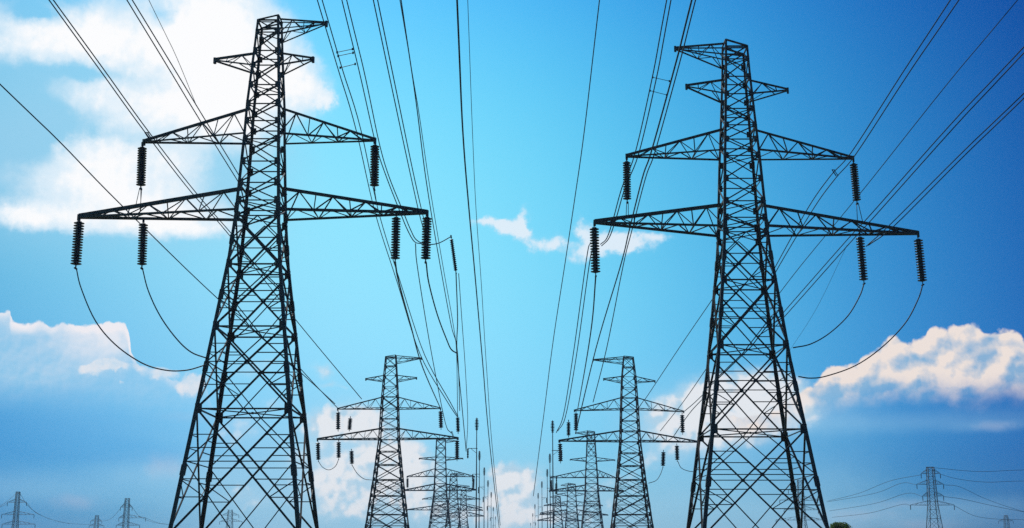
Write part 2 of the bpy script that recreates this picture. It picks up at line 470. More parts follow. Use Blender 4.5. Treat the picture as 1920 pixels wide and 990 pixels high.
# ------------------------------------------------------------------ ground
def ground():
    m, t, b = principled("meadow_grass", 0.95)
    tc = t.nodes.new('ShaderNodeTexCoord')
    n1 = t.nodes.new('ShaderNodeTexNoise'); n1.inputs['Scale'].default_value = 0.04; n1.inputs['Detail'].default_value = 8
    n2 = t.nodes.new('ShaderNodeTexNoise'); n2.inputs['Scale'].default_value = 3.0; n2.inputs['Detail'].default_value = 8
    for n in (n1, n2): t.links.new(tc.outputs['Object'], n.inputs['Vector'])
    mx = t.nodes.new('ShaderNodeMix'); mx.data_type = 'FLOAT'; mx.inputs[0].default_value = 0.5
    t.links.new(n1.outputs[0], mx.inputs[2]); t.links.new(n2.outputs[0], mx.inputs[3])
    r = t.nodes.new('ShaderNodeValToRGB')
    r.color_ramp.elements[0].position = 0.38; r.color_ramp.elements[0].color = (0.030, 0.048, 0.014, 1)
    r.color_ramp.elements[1].position = 0.64; r.color_ramp.elements[1].color = (0.085, 0.100, 0.034, 1)
    t.links.new(mx.outputs[0], r.inputs[0]); t.links.new(r.outputs[0], b.inputs['Base Color'])
    bp = t.nodes.new('ShaderNodeBump'); bp.inputs['Distance'].default_value = 0.08
    t.links.new(n2.outputs[0], bp.inputs['Height']); t.links.new(bp.outputs[0], b.inputs['Normal'])
    mb = MB(); s = 2600
    mb.v = [Vector((-s, -s, 0)), Vector((s, -s, 0)), Vector((s, s, 0)), Vector((-s, s, 0))]; mb.f = [(0, 1, 2, 3)]
    tag(mb.build("ground", m), kind="structure")


ground()


# ------------------------------------------------------------------ lattice pylons
def make_pylon(spec, label, group, mat=M_STEEL):
    D = spec['D']; cx0 = spec['cx']           # cx0: (x pixel, y pixel) of the axis
    axis = at(*cx0, D); X0 = axis.x

    def zof(py, Y=D):
        return at(cx0[0], py, Y).z

    prof = []                                  # (z, half width of the square body)
    for py, wpx in spec['widths']:
        w = 5.0
        z = zof(py)
        for _ in range(4):
            fd = (D - w / 2) * math.cos(PITCH) + (z - CAM_Z) * math.sin(PITCH)
            w = wpx * fd / F
        prof.append((z, w / 2))
    prof.sort()
    (za, wa), (zb, wb) = prof[0], prof[1]
    prof.insert(0, (0.0, wa + (wa - wb) / (zb - za) * za))
    th = spec.get('thick', 1.0)

    def hw(z):
        for (z1, a), (z2, b) in zip(prof, prof[1:]):
            if z <= z2: return a + (b - a) * (z - z1) / (z2 - z1)
        return prof[-1][1]

    root = empty("lattice_pylon", (X0, D, 0))
    tag(root, label, "pylon", group)
    org = Vector((X0, D, 0))

    def corner(sx, sy, z):
        h = hw(z); return Vector((X0 + sx * h, D + sy * h, z))

    ztop = zof(spec['top'])
    zap = zof(spec['apex'])
    ps = spec['peak_side']                      # side the earthwire arm points to
    levels = [0.0] + sorted(zof(p) for p in spec['panels'])
    levels = [z for z in levels if z < ztop - 0.2] + [ztop]

    # legs with gusset plates and splice plates
    for sx in (-1, 1):
        for sy in (-1, 1):
            mb = MB(); tops = zap if sx == ps else ztop
            zs = [p[0] for p in prof if p[0] < tops - 0.1] + [tops]
            for a, b in zip(zs, zs[1:]):
                wl = (0.36 - 0.16 * (a / ztop)) * th
                mb.angle(corner(sx, sy, a), corner(sx, sy, b + 0.05), wl, 0.07 * th, ref=(-sx, 0, 0), flip=1 if sx * sy > 0 else -1)
            for z in levels[1:-1]:
                c = corner(sx, sy, z); g = (0.86 - 0.36 * z / ztop) * th
                mb.plate(c + Vector((-sx * g * .28, sy * 0.055, 0)), (0, 1, 0), g * .8, g * 1.15, 0.03)
                mb.plate(c + Vector((sx * 0.055, -sy * g * .28, 0)), (1, 0, 0), g * .8, g * 1.15, 0.03)
            for z in [0.5 * (a + b) for a, b in zip(levels[1:6], levels[2:7])]:
                mb.angle(corner(sx, sy, z - .45), corner(sx, sy, z + .45), 0.50 * th * (1 - .3 * z / ztop), 0.13, ref=(-sx, 0, 0), flip=1 if sx * sy > 0 else -1)
            mb.build("leg", mat, root, org)

    # bracing of the four faces
    def faces():
        yield lambda s, z: corner(s, -1, z), Vector((0, -1, 0))
        yield lambda s, z: corner(s, 1, z), Vector((0, 1, 0))
        yield lambda s, z: corner(-1, s, z), Vector((-1, 0, 0))
        yield lambda s, z: corner(1, s, z), Vector((1, 0, 0))

    jit = random.Random(spec.get('seed', 1))
    for P, nrm in faces():
        mb = MB()
        for i, (a, b) in enumerate(zip(levels, levels[1:])):
            big = (b - a) > 2.6
            wb_ = (0.165 if big else 0.115) * th
            wh = (0.13 if big else 0.10) * th
            ins = nrm * 0.03
            A0, A1, B0, B1 = P(-1, a), P(1, a), P(-1, b), P(1, b)
            lone = (not big) and (abs(nrm.x) > .5 or nrm.y > .5)      # narrow side faces above the waist carry one diagonal
            if not lone or i % 2: mb.angle(A0 + ins, B1 + ins, wb_, 0.028, ref=nrm)
            if not lone or i % 2 == 0: mb.angle(A1 - ins * 3, B0 - ins * 3, wb_, 0.028, ref=nrm)
            if i > 0 and (big or i % 2 == 0 or nrm.y < -.5): mb.angle(A0 - ins, A1 - ins, wh, 0.024, ref=nrm)
            ta = hw(a) / (hw(a) + hw(b))        # where the diagonals cross
            zc = a + (b - a) * ta
            if big:
                C = (P(-1, zc) + P(1, zc)) / 2
                mb.plate(C, nrm, 0.34 * th, 0.34 * th, 0.05)
                wr = 0.085 * th
                if b - a > 3.4:                  # redundant members
                    L, Rr = P(-1, zc), P(1, zc)
                    mb.angle(L - ins * 2, Rr - ins * 2, wr, 0.02, ref=nrm)
                    if abs(nrm.y) > .5:          # thin diamond between the leg mid-points and the girts
                        for s, e in ((-1, L), (1, Rr)):
                            mb.angle(e - ins * 4, (A0 + A1) / 2 - ins * 4, wr * 1.15, 0.02, ref=nrm)
                            mb.angle(e - ins * 4, (B0 + B1) / 2 - ins * 4, wr * 1.15, 0.02, ref=nrm)
                    for s, lo, hi in ((-1, A0, B0), (1, A1, B1)):
                        for f, e in ((0.5, 0.5), (0.75, 0.25)) if b - a > 5 else ((0.5, 0.5),):
                            q1 = lo.lerp(C, f); z1 = q1.z
                            mb.angle(q1, P(s, z1), wr, 0.02, ref=nrm)
                            if f == .5: mb.angle(q1, P(s, a + (zc - a) * (f + 0.24)), wr, 0.02, ref=nrm)
                            q2 = hi.lerp(C, f); z2 = q2.z
                            mb.angle(q2, P(s, z2), wr, 0.02, ref=nrm)
        mb.angle(P(-1, ztop), P(1, ztop), 0.13 * th, 0.03, ref=nrm)
        mb.build("face_bracing", mat, root, org)

    # plan bracing (horizontal crosses) at some levels
    for z in levels[1:-1]:
        if hw(z) > 1.9 or z in (levels[-2], levels[-5], levels[-8] if len(levels) > 8 else 0):
            mb = MB()
            mb.angle(corner(-1, -1, z), corner(1, 1, z), 0.10 * th, 0.02)
            mb.angle(corner(1, -1, z), corner(-1, 1, z) + Vector((0, 0, .06)), 0.10 * th, 0.02)
            mb.bar(Vector((X0, D, z - .08)), Vector((X0, D, z + .12)), .16 * th)
            mb.build("plan_bracing", mat, root, org)

    # crossarms
    def arm(name, side, tip, zt, zb, n, wc, wl, tipgap=0.05):
        tip = Vector(tip)
        ch = MB(); lc = MB()
        top = Vector((X0 + side * hw(zt), D, zt))
        bot = {sy: corner(side, sy, zb) for sy in (-1, 1)}
        te = tip + Vector((0, 0, tipgap + .05))
        be = {sy: tip + Vector((0, sy * 0.10, -tipgap)) for sy in (-1, 1)}
        ch.angle(top, te, wc, 0.06, ref=(0, 0, 1))
        ch.angle(corner(side, -1, zt), corner(side, 1, zt), wc * .7, 0.05, ref=(0, 0, 1))
        for sy in (-1, 1):
            ch.angle(bot[sy], be[sy], wc * .72, 0.045, ref=(0, 0, 1), flip=sy)
        ch.bar(tip + Vector((0, 0, 0.25 * th)), tip - Vector((0, 0, 0.35 * th)), 0.26 * th, 0.2 * th)
        fr = [1 - (1 - k / n) ** 1.06 for k in range(n)]
        for sy in (-1, 1):
            pr = None
            for k, f in enumerate(fr):
                t_, b_ = top.lerp(te, f), bot[sy].lerp(be[sy], f)
                if k > 0:
                    if k % 2: lc.angle(pr[1], t_, wl, 0.02, ref=(0, sy, 0))
                    else: lc.angle(pr[0], b_, wl, 0.02, ref=(0, sy, 0))
                    if (k + sy) % 4 == 1: lc.angle(t_, b_, wl, 0.02, ref=(0, sy, 0))
                pr = (t_, b_)
        for k, f in enumerate(fr):               # lacing of the bottom plane
            p, q = bot[-1].lerp(be[-1], f), bot[1].lerp(be[1], f)
            if 0 < k < n - 1 and k % 2 == 0: lc.angle(p, q, wl * .9, 0.02, ref=(0, 0, 1))
            if k < n - 2:
                s = 1 if k % 2 else -1
                lc.angle(q if k % 2 == 0 else p, bot[s].lerp(be[s], fr[k + 1]), wl * .9, 0.02, ref=(0, 0, 1))
        o = ch.build(name, mat, root, org)
        lo = lc.build("arm_lacing", mat, None, org)
        lo.location = (0, 0, 0); lo.parent = o
        return o

    for name, key, n, wc, wl, mid in (("crossarm", 'lower', 9, 0.32, 0.105, False), ("crossarm", 'upper', 7, 0.23, 0.095, False), ("marker_arm", 'small', 3, 0.20, 0.08, False)):
        a = spec[key]
        for side, tpx in ((-1, a['tips'][0]), (1, a['tips'][1])):
            tip = at(*tpx, D)
            h = hw(tip.z)
            zt = zof(a['top']); zb = zof(a['bot'], D + h)
            if key == 'small': zt, zb = zof(a['top']), zof(a['bot'])
            arm(name, side, tip, zt, zb, n, wc * th * (1.35 if D > 400 else 1), wl * th * (1.35 if D > 400 else 1))
    # earthwire arm and the sloping cap
    tip = at(*spec['peak_tip'], D)
    arm("earthwire_arm", ps, tip, zap, zof(spec['peak_bot']), 4, 0.17 * th, 0.075 * th)
    mb = MB()
    for sy in (-1, 1):
        h = hw(ztop)
        mb.angle(Vector((X0 - ps * h, D + sy * h, ztop)), Vector((X0 + ps * h, D + sy * h, zap)), 0.16 * th, 0.035, ref=(0, 0, 1))
        mb.angle(Vector((X0 - ps * h, D + sy * h, ztop - .2)), tip + Vector((0, sy * .1, -.02)), 0.11 * th, 0.03, ref=(0, 0, 1))
    h = hw(ztop)
    for sx, z in ((-1, zap if ps < 0 else ztop), (1, zap if ps > 0 else ztop)):
        mb.angle(Vector((X0 + sx * h, D - h, z)), Vector((X0 + sx * h, D + h, z)), 0.13 * th, 0.03, ref=(0, 0, 1))
    mb.build("cap_frame", mat, root, org)
    # footings
    for sx in (-1, 1):
        for sy in (-1, 1):
            mb = MB(); c = corner(sx, sy, 0)
            mb.bar(c + Vector((0, 0, -.4)), c + Vector((0, 0, .35)), 1.1, ref=(1, 0, 0))
            mb.build("footing", M_CONCRETE, root, org)
    root['axis_x'] = X0
    return root, corner, hw


L1 = dict(D=115, cx=(493, 340), seed=3, top=45, apex=36, peak_side=1,
          widths=[(990, 241), (690, 152), (495, 97), (414, 82), (270, 66), (203, 61), (100, 46), (38, 38)],
          panels=[1003, 775, 622, 505, 414, 385, 352, 312, 270, 236, 204, 168, 131, 103, 68],
          lower=dict(tips=((148, 407), (801, 399)), top=354, bot=413), upper=dict(tips=((270, 266), (703, 263)), top=204, bot=270),
          small=dict(tips=((403, 113), (587, 111)), top=100, bot=131), peak_tip=(612, 44), peak_bot=72)
R1 = dict(D=124, cx=(1386, 300), seed=5, top=94, apex=82, peak_side=-1,
          widths=[(990, 232), (690, 138), (490, 90), (444, 82), (301, 66), (243, 58), (150, 46), (85, 40)],
          panels=[1006, 812, 656, 534, 444, 417, 386, 344, 301, 270, 243, 212, 184, 151, 118],
          lower=dict(tips=((1115, 417), (1722, 438)), top=385, bot=443), upper=dict(tips=((1175, 293), (1600, 297)), top=243, bot=300),
          small=dict(tips=((1287, 162), (1477, 169)), top=150, bot=184), peak_tip=(1266, 91), peak_bot=121)
L2 = dict(D=285, cx=(731, 770), seed=8, top=670, apex=667, peak_side=1,
          widths=[(990, 76), (900, 53), (826, 37), (767, 32), (745, 30), (708, 25), (668, 19)],
          panels=[1010, 965, 930, 900, 872, 847, 825, 805, 786, 767, 745, 726, 706, 687],
          lower=dict(tips=((595, 824), (859, 822)), top=804, bot=825), upper=dict(tips=((633, 767), (826, 766)), top=745, bot=768),
          small=dict(tips=((686, 711), (781, 709)), top=704, bot=715), peak_tip=(790, 672), peak_bot=681)
R2 = dict(D=285, cx=(1180, 770), seed=9, top=671, apex=669, peak_side=-1,
          widths=[(990, 74), (900, 52), (829, 37), (769, 32), (746, 30), (708, 26), (670, 18)],
          panels=[1010, 965, 930, 900, 874, 850, 829, 809, 790, 769, 747, 728, 708, 689],
          lower=dict(tips=((1048, 827), (1309, 829)), top=808, bot=829), upper=dict(tips=((1077, 770), (1282, 772)), top=746, bot=769),
          small=dict(tips=((1132, 711), (1228, 715)), top=706, bot=717), peak_tip=(1112, 675), peak_bot=682)
L3 = dict(thick=1.0, D=475, cx=(826, 890), seed=10, top=825, apex=823, peak_side=1,
          widths=[(990, 40), (925, 24), (894, 22), (860, 19), (824, 17)],
          panels=[1005, 980, 960, 940, 921, 907, 894, 880, 868, 857, 840],
          lower=dict(tips=((757, 920), (893, 919)), top=908, bot=920), upper=dict(tips=((763, 894), (890, 894)), top=879, bot=894),
          small=dict(tips=((786, 860), (868, 860)), top=857, bot=863), peak_tip=(856, 827), peak_bot=830)
R3 = dict(thick=1.0, D=475, cx=(1109, 890), seed=11, top=810, apex=808, peak_side=-1,
          widths=[(990, 40), (925, 25), (894, 23), (860, 19), (810, 14)],
          panels=[1005, 980, 960, 940, 921, 907, 895, 880, 868, 855, 832],
          lower=dict(tips=((1030, 921), (1168, 921)), top=910, bot=921), upper=dict(tips=((1032, 896), (1154, 896)), top=881, bot=896),
          small=dict(tips=((1069, 862), (1153, 863)), top=858, bot=865), peak_tip=(1080, 812), peak_bot=816)
L4 = dict(thick=1.15, D=700, cx=(850, 940), seed=12, top=889, apex=887, peak_side=1,
          widths=[(990, 29), (955, 20), (935, 17), (888, 12)],
          panels=[1010, 985, 970, 955, 945, 935, 922, 910, 900],
          lower=dict(tips=((764, 956), (905, 957)), top=945, bot=957), upper=dict(tips=((792, 936), (900, 936)), top=926, bot=936),
          small=dict(tips=((822, 912), (880, 912)), top=909, bot=914), peak_tip=(870, 890), peak_bot=892)
R4 = dict(thick=1.15, D=700, cx=(1072, 940), seed=13, top=908, apex=906, peak_side=-1,
          widths=[(990, 26), (965, 21), (945, 18), (907, 14)],
          panels=[1010, 990, 975, 962, 950, 940, 930, 918],
          lower=dict(tips=((1012, 965), (1140, 966)), top=956, bot=966), upper=dict(tips=((1020, 948), (1130, 948)), top=940, bot=949),
          small=dict(tips=((1045, 927), (1098, 927)), top=924, bot=930), peak_tip=(1052, 910), peak_bot=912)
L5 = dict(thick=1.5, D=980, cx=(869, 960), seed=14, top=920, apex=918, peak_side=1,
          widths=[(990, 20), (975, 15), (950, 12), (919, 9)],
          panels=[1015, 1000, 988, 978, 970, 962, 954, 946, 936, 928],
          lower=dict(tips=((810, 968), (908, 968)), top=960, bot=968), upper=dict(tips=((829, 952), (904, 952)), top=945, bot=953),
          small=dict(tips=((850, 936), (890, 936)), top=934, bot=938), peak_tip=(884, 921), peak_bot=923)
R5 = dict(thick=1.5, D=980, cx=(1046, 965), seed=15, top=931, apex=929, peak_side=-1,
          widths=[(990, 20), (975, 15), (950, 12), (930, 10)],
          panels=[1015, 1000, 990, 982, 974, 966, 958, 950, 941],
          lower=dict(tips=((1008, 976), (1092, 977)), top=969, bot=977), upper=dict(tips=((1013, 962), (1080, 962)), top=956, bot=963),
          small=dict(tips=((1028, 946), (1064, 946)), top=944, bot=948), peak_tip=(1032, 932), peak_bot=934)
GP = "lattice pylons in two receding rows"
PYL = {}
for key, sp, lab in (
        ('L1', L1, "tall dark lattice pylon nearest the camera with its peak arm pointing inward, before white clouds"),
        ('R1', R1, "tall dark lattice pylon standing against the deep blue side of the sky"),
        ('L2', L2, "second pylon of the left row, seen small past the inner side of the left giant"),
        ('R2', R2, "second pylon of the right row, its outer arm tip touching the right giant's legs"),
        ('L3', L3, "third pylon of the left row, partly behind the second one's outer insulator"),
        ('R3', R3, "third pylon of the right row, overlapping the second one's inner arm"),
        ('L4', L4, "fourth pylon of the left row, tangled behind the third"),
        ('L5', L5, "fifth pylon of the left row, tiny between the fourth and the line poles"),
        ('R5', R5, "fifth pylon of the right row, tiny and lowest beside the line poles"),
        ('R4', R4, "fourth pylon of the right row, low beside the third one's legs")):
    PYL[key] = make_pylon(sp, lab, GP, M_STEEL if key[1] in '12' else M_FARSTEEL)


# ------------------------------------------------------------------ insulator strings
DISC_MESH = {}


def disc_mesh(kind):
    if kind not in DISC_MESH:
        mb = MB()
        r = 0.43
        mb.lathe([(.10, .13), (.15, .11), (.17, .05), (.30, .035), (r, -.015), (r, -.05), (.34, -.035), (.2, -.06), (.14, -.13)], 16)
        me = bpy.data.meshes.new("disc")
        me.from_pydata([tuple(v) for v in mb.v], [], mb.f); me.materials.append(M_PORCELAIN); me.update(); me.shade_smooth()
        DISC_MESH[kind] = me
    return DISC_MESH[kind]


def insulator(p, q, label, group, rad=1.0, detail=True, n=16, name="insulator_string"):
    p, q = Vector(p), Vector(q); d = q - p; L = d.length
    root = empty(name, p); tag(root, label, "insulator", group)
    rot = (-d).to_track_quat('Z', 'Y').to_matrix().to_4x4()
    root.rotation_euler = rot.to_euler()

    def part(nm, mb, mat, smooth_=False):
        o = mb.build(nm, mat, root); return o
    mb = MB(); mb.bar((0, 0, .28), (0, 0, -.12 * L / 4), .12, .2); mb.bar((-.14, 0, .1), (.14, 0, .1), .08)
    part("hanger", mb, M_FITTING)
    a, b = 0.05 * L, 0.95 * L
    if detail:
        for k in range(n):
            o = bpy.data.objects.new("disc", disc_mesh(0)); COL.objects.link(o); o.parent = root
            z = -(a + (b - a) * (k + .5) / n)
            s = rad * (1.0 if k < n - 1 else 1.04)
            o.location = (0, 0, z); o.scale = (s, s, (b - a) / n / 0.26)
        mb = MB(); mb.lathe([(.21 * rad, -a), (.21 * rad, -b)], 12); part("core", mb, M_PORCELAIN)
    else:
        pr = [(.08, -a)]
        for k in range(n):
            z = -(a + (b - a) * (k + .5) / n); h = (b - a) / n
            pr += [(.20 * rad, z + h * .45), (.42 * rad, z + h * .1), (.42 * rad, z - h * .15), (.20 * rad, z - h * .45)]
        mb = MB(); mb.lathe(pr + [(.08, -b)], 8); part("disc_stack", mb, M_PORCELAIN)
    mb = MB(); mb.bar((0, 0, -b + .05), (0, 0, -L - .15), .09); mb.bar((-.25 * rad, 0, -L - .12), (.25 * rad, 0, -L - .12), .16, .12)
    part("clamp", mb, M_FITTING)
    return root


GI = "insulator strings hung from the pylon arms"
INS = [
    (115, (267, 272), (264, 352), "brown disc insulator on the sky-edge tip of the near cloud-side pylon's upper arm", 1.0),
    (115, (703, 268), (702, 353), "brown disc insulator on the inner tip of the near cloud-side pylon's upper arm", 1.0),
    (115, (149, 411), (142, 501), "brown disc insulator on the cloud-side pylon's outermost lower tip, farthest to the left", 1.12),
    (115, (269, 415), (266, 501), "brown disc insulator hung partway along the cloud-side pylon's lower outer arm", 1.0),
    (115, (743, 403), (741, 490), "brown disc insulator hung partway along the cloud-side pylon's lower inner arm", 1.0),
    (115, (801, 403), (798, 490), "brown disc insulator on the inner tip of the cloud-side pylon's lower arm", 1.05),
    (124, (1175, 299), (1176, 378), "dark disc insulator on the inner tip of the blue-side pylon's upper arm", 0.95),
    (124, (1600, 303), (1607, 380), "dark disc insulator on the outer tip of the blue-side pylon's upper arm", 0.95),
    (124, (1114, 422), (1117, 516), "dark disc insulator on the inner tip of the blue-side pylon's lower arm", 1.1),
    (124, (1612, 440), (1620, 530), "dark disc insulator hung partway along the blue-side pylon's lower outer arm", 1.0),
    (124, (1721, 444), (1730, 532), "dark disc insulator on the blue-side pylon's outermost lower tip, farthest to the right", 1.05),
]
for D, a, b, lab, r in INS:
    insulator(at(*a, D), at(*b, D), lab, GI, r)
INS2 = [
    (285, (634, 771), (634, 807), "small insulator under the outer upper arm tip of the second left-row pylon"),
    (285, (657, 783), (655, 807), "short insulator hanging on a loop below the second left-row pylon's upper outer arm"),
    (285, (826, 769), (827, 804), "small insulator under the inner upper arm tip of the second left-row pylon"),
    (285, (596, 828), (597, 864), "small insulator under the outer lower arm tip of the second left-row pylon"),
    (285, (635, 827), (635, 860), "reddish small insulator partway along the second left-row pylon's lower outer arm"),
    (285, (659, 844), (660, 871), "free hanging small insulator nearest the legs under the second left-row pylon's lower arm"),
    (285, (857, 824), (857, 863), "small thick insulator under the inner lower arm tip of the second left-row pylon"),
    (285, (1080, 773), (1080, 809), "small insulator under the inner upper arm tip of the second right-row pylon"),
    (285, (1279, 776), (1280, 813), "small insulator under the outer upper arm tip of the second right-row pylon"),
    (285, (1050, 830), (1051, 867), "small thick insulator under the inner lower arm tip of the second right-row pylon"),
    (285, (1269, 834), (1270, 864), "small insulator partway along the second right-row pylon's lower outer arm"),
    (285, (1244, 846), (1243, 875), "free hanging small insulator nearest the legs under the second right-row pylon's lower arm"),
    (475, (764, 896), (764, 915), "tiny insulator under the outer upper arm tip of the third left-row pylon"),
    (475, (888, 896), (887, 917), "tiny insulator under the inner upper arm tip of the third left-row pylon"),
    (475, (1033, 899), (1034, 920), "tiny insulator under the inner upper arm tip of the third right-row pylon"),
    (475, (1043, 905), (1043, 928), "tiny insulator hung partway along the third right-row pylon's inner arm"),
    (230, (858, 781), (859, 811), "spindle insulator strung in the wires above the second left-row pylon's inner tip"),
    (230, (1066, 790), (1066, 818), "spindle insulator strung in the wires above the second right-row pylon's inner tip"),
    (150, (846, 445), (855, 511), "slender slanting insulator floating clear of the cloud-side pylon's inner arm tip"),
]
for D, a, b, lab in INS2:
    r = {285: 1.25, 475: 1.25, 230: 0.9, 150: 0.55}[D]
    insulator(at(*a, D), at(*b, D), lab, GI, r, detail=False, n=16 if D == 150 else 9)


# ------------------------------------------------------------------ wires
def spline(pts, n):
    """Catmull-Rom through pts, n steps a span."""
    out = []
    P = [pts[0] * 2 - pts[1]] + list(pts) + [pts[-1] * 2 - pts[-2]]
    for i in range(1, len(P) - 2):
        a, b, c, d = P[i - 1:i + 3]
        for k in range(n):
            t = k / n
            out.append(0.5 * ((2 * b) + (c - a) * t + (2 * a - 5 * b + 4 * c - d) * t * t + (3 * b - a - 3 * c + d) * t ** 3))
    out.append(pts[-1]); return out


GW = "overhead wires strung along the pylon rows"
WIRES = []


def wire(pts, label, r=0.045, extend=60.0, grow=0.0, group=GW, n=6, kink=False):
    """pts: world points from the near end to the far end; the near end runs on past the camera."""
    pts = list(pts)
    if extend:
        d = (pts[0] - pts[1]).normalized()
        pts = [pts[0] + d * extend] + pts
    q = pts if len(pts) == 2 else spline(pts, n)
    rad = [r + grow * max(0.0, p.y) for p in q]
    mb = MB(); mb.tube(q, rad, 6)
    org = q[-1]
    o = mb.build("power_line", M_CABLE, None, org, smooth=True)
    tag(o, label, "wire", group)
    WIRES.append(o)
    return o


def level_run(near, far, D, drop=0.0):
    """Overhead run that keeps its height: far pixel at depth D, near pixels on the same height (less a drop)."""
    f = at(*far, D)
    return [at_z(*p, f.z + drop * k) for k, p in enumerate(near)] + [f]


def pair(a, b, dx, dy=0.0):
    return [(x + dx, y + dy) for x, y in a], (b[0] + dx, b[1] + dy)


G4 = 0.00022
def overhead(near, far, D, label, beyond=(), r=0.027, extend=60.0):
    pts = level_run(near, far, D)
    for (x, y, Y) in beyond: pts.append(at(x, y, Y))
    return wire(pts, label, r, extend, G4)


# cloud side, outer wires
overhead([(0, 158), (114, 268)], (228, 385), 112, "single wire slanting from the left edge across white cloud to the lower outer arm",
         [(405, 557, 165), (560, 695, 225), (628, 757, 284)])
overhead([(92, 0), (185, 128)], (272, 248), 115, "outer wire of the twin pair passing the cloud-side pylon's outer upper tip", [(360, 362, 150), (430, 441, 185), (554, 599, 235), (678, 748, 285)])
overhead([(100, 0), (193, 128)], (281, 250), 115, "inner wire of the twin pair passing the cloud-side pylon's outer upper tip", [(368, 362, 150), (434, 438, 180)])
overhead([(238, 0), (310, 118)], (374, 224), 117, "outer wire of the twin pair meeting the middle of the cloud-side pylon's upper outer arm", [(440, 330, 140), (456, 356, 150)])
overhead([(248, 0), (320, 118)], (383, 222), 117, "inner wire of the twin pair meeting the middle of the cloud-side pylon's upper outer arm", [(444, 322, 140), (460, 350, 150)])
overhead([(283, 8), (330, 105)], (365, 190), 120, "hair-thin faint wire crossing the brightest white cloud", [(372, 205, 122)], r=0.004)
# cloud side, inner wires
overhead([(595, 0), (634, 130)], (668, 245), 118, "outer wire of the inner pair passing in front of the cloud-side pylon's peak arm tip", [(705, 405, 165), (745, 530, 195), (788, 665, 220), (838, 752, 229), (857, 781, 230)])
overhead([(604, 0), (642, 130)], (677, 245), 118, "inner wire of the inner pair passing in front of the cloud-side pylon's peak arm tip", [(712, 405, 165), (751, 530, 195), (796, 665, 220), (843, 752, 229), (859, 781, 230)])
overhead([(641, 0), (675, 140)], (704, 268), 118, "left wire of the twin pair ending on the cloud-side pylon's inner upper tip", [(722, 325, 122), (750, 397, 126), (764, 431, 130), (777, 453, 136), (790, 457, 142)])
overhead([(650, 0), (684, 140)], (711, 268), 118, "right wire of the twin pair ending on the cloud-side pylon's inner upper tip", [(729, 330, 122), (756, 397, 126), (770, 431, 130), (781, 450, 136), (800, 458, 142), (822, 456, 146), (845, 444, 150)])
overhead([(700, 0), (738, 180)], (768, 320), 118, "left wire of the twin pair running down to the cloud-side pylon's inner lower tip", [(786, 400, 138), (797, 440, 150)])
overhead([(708, 0), (745, 180)], (774, 320), 118, "right wire of the twin pair running down to the cloud-side pylon's inner lower tip", [(792, 400, 138), (803, 440, 150)])
overhead([(752, 0), (780, 190)], (800, 345), 125, "single thin wire passing just outside the cloud-side pylon's inner lower tip", [(824, 490, 170), (846, 610, 215), (858, 662, 230), (862, 770, 300)])
overhead([(770, 120), (786, 215)], (805, 345), 127, "hair-thin companion of the wire outside the cloud-side pylon's inner lower tip", [(829, 490, 172), (850, 610, 215), (856, 662, 229), (858, 781, 230)], r=0.012)
overhead([(857, 0), (868, 250)], (880, 400), 130, "boldest single wire falling down the open middle of the sky", [(891, 520, 170), (905, 680, 240), (920, 850, 400), (936, 990, 900)], r=0.05)
overhead([(877, 0), (886, 250)], (893, 400), 130, "faint hair-thin wire beside the boldest middle wire", [(903, 540, 175), (913, 700, 245), (925, 860, 420), (938, 985, 900)], r=0.004)
wire([at(779, 457, 138), at(784, 510, 150), at(809, 662, 205), at(835, 793, 265), at(846, 812, 284)], "thin wire dropping from the cable loop to the second left-row pylon's inner tip", 0.03, 0, 0.0002)
wire([at(741, 492, 115), at(748, 530, 125), at(770, 610, 155), at(793, 690, 195), at(826, 766, 285)], "cable leaving the bottom of the cloud-side pylon's inner hanging insulator", 0.075, 0, 0.0001)
wire([at(799, 491, 115), at(804, 530, 118), at(820, 590, 124), at(838, 638, 130), at(846, 655, 133), at(856, 662, 136)], "curved cable swinging from the cloud-side pylon's inner tip insulator", 0.07, 0)
wire([at(855, 512, 150), at(858, 600, 180), at(857, 662, 205), at(866, 760, 260), at(874, 846, 330)], "wire dropping from the slender floating insulator towards the line poles", 0.04, 0, 0.0002)
wire([at(860, 513, 150), at(866, 600, 185), at(873, 700, 240), at(877, 790, 300), at(874, 846, 331)], "outermost wire falling from the slender floating insulator", 0.025, 0, 0.00015)
# jumpers and droppers at the near pylons
wire([at(143, 503, 115), at(152, 540, 114.7), at(178, 600, 114), at(215, 645, 113), at(265, 680, 112), at(310, 694, 111), at(350, 694, 110.6), at(386, 684, 110.4)], "long sagging jumper cable from the outermost tip insulator to the cloud-side pylon's leg", 0.06, 0)
wire([at(267, 503, 115), at(278, 545, 114.5), at(300, 592, 113.5), at(330, 634, 112), at(358, 660, 111), at(389, 672, 110.4)], "shorter sagging jumper cable from the partway insulator to the cloud-side pylon's leg", 0.06, 0)
wire([at(1730, 534, 124), at(1722, 560, 123.6), at(1698, 605, 123), at(1655, 650, 122), at(1605, 685, 121), at(1550, 705, 120), at(1520, 709, 119.5), at(1497, 706, 119.2)], "long sagging jumper cable from the outermost tip insulator to the blue-side pylon's leg", 0.06, 0)
wire([at(1620, 532, 124), at(1612, 555, 123.5), at(1590, 592, 122.5), at(1555, 625, 121), at(1520, 645, 120), at(1487, 652, 119.4)], "shorter sagging jumper cable from the partway insulator to the blue-side pylon's leg", 0.06, 0)
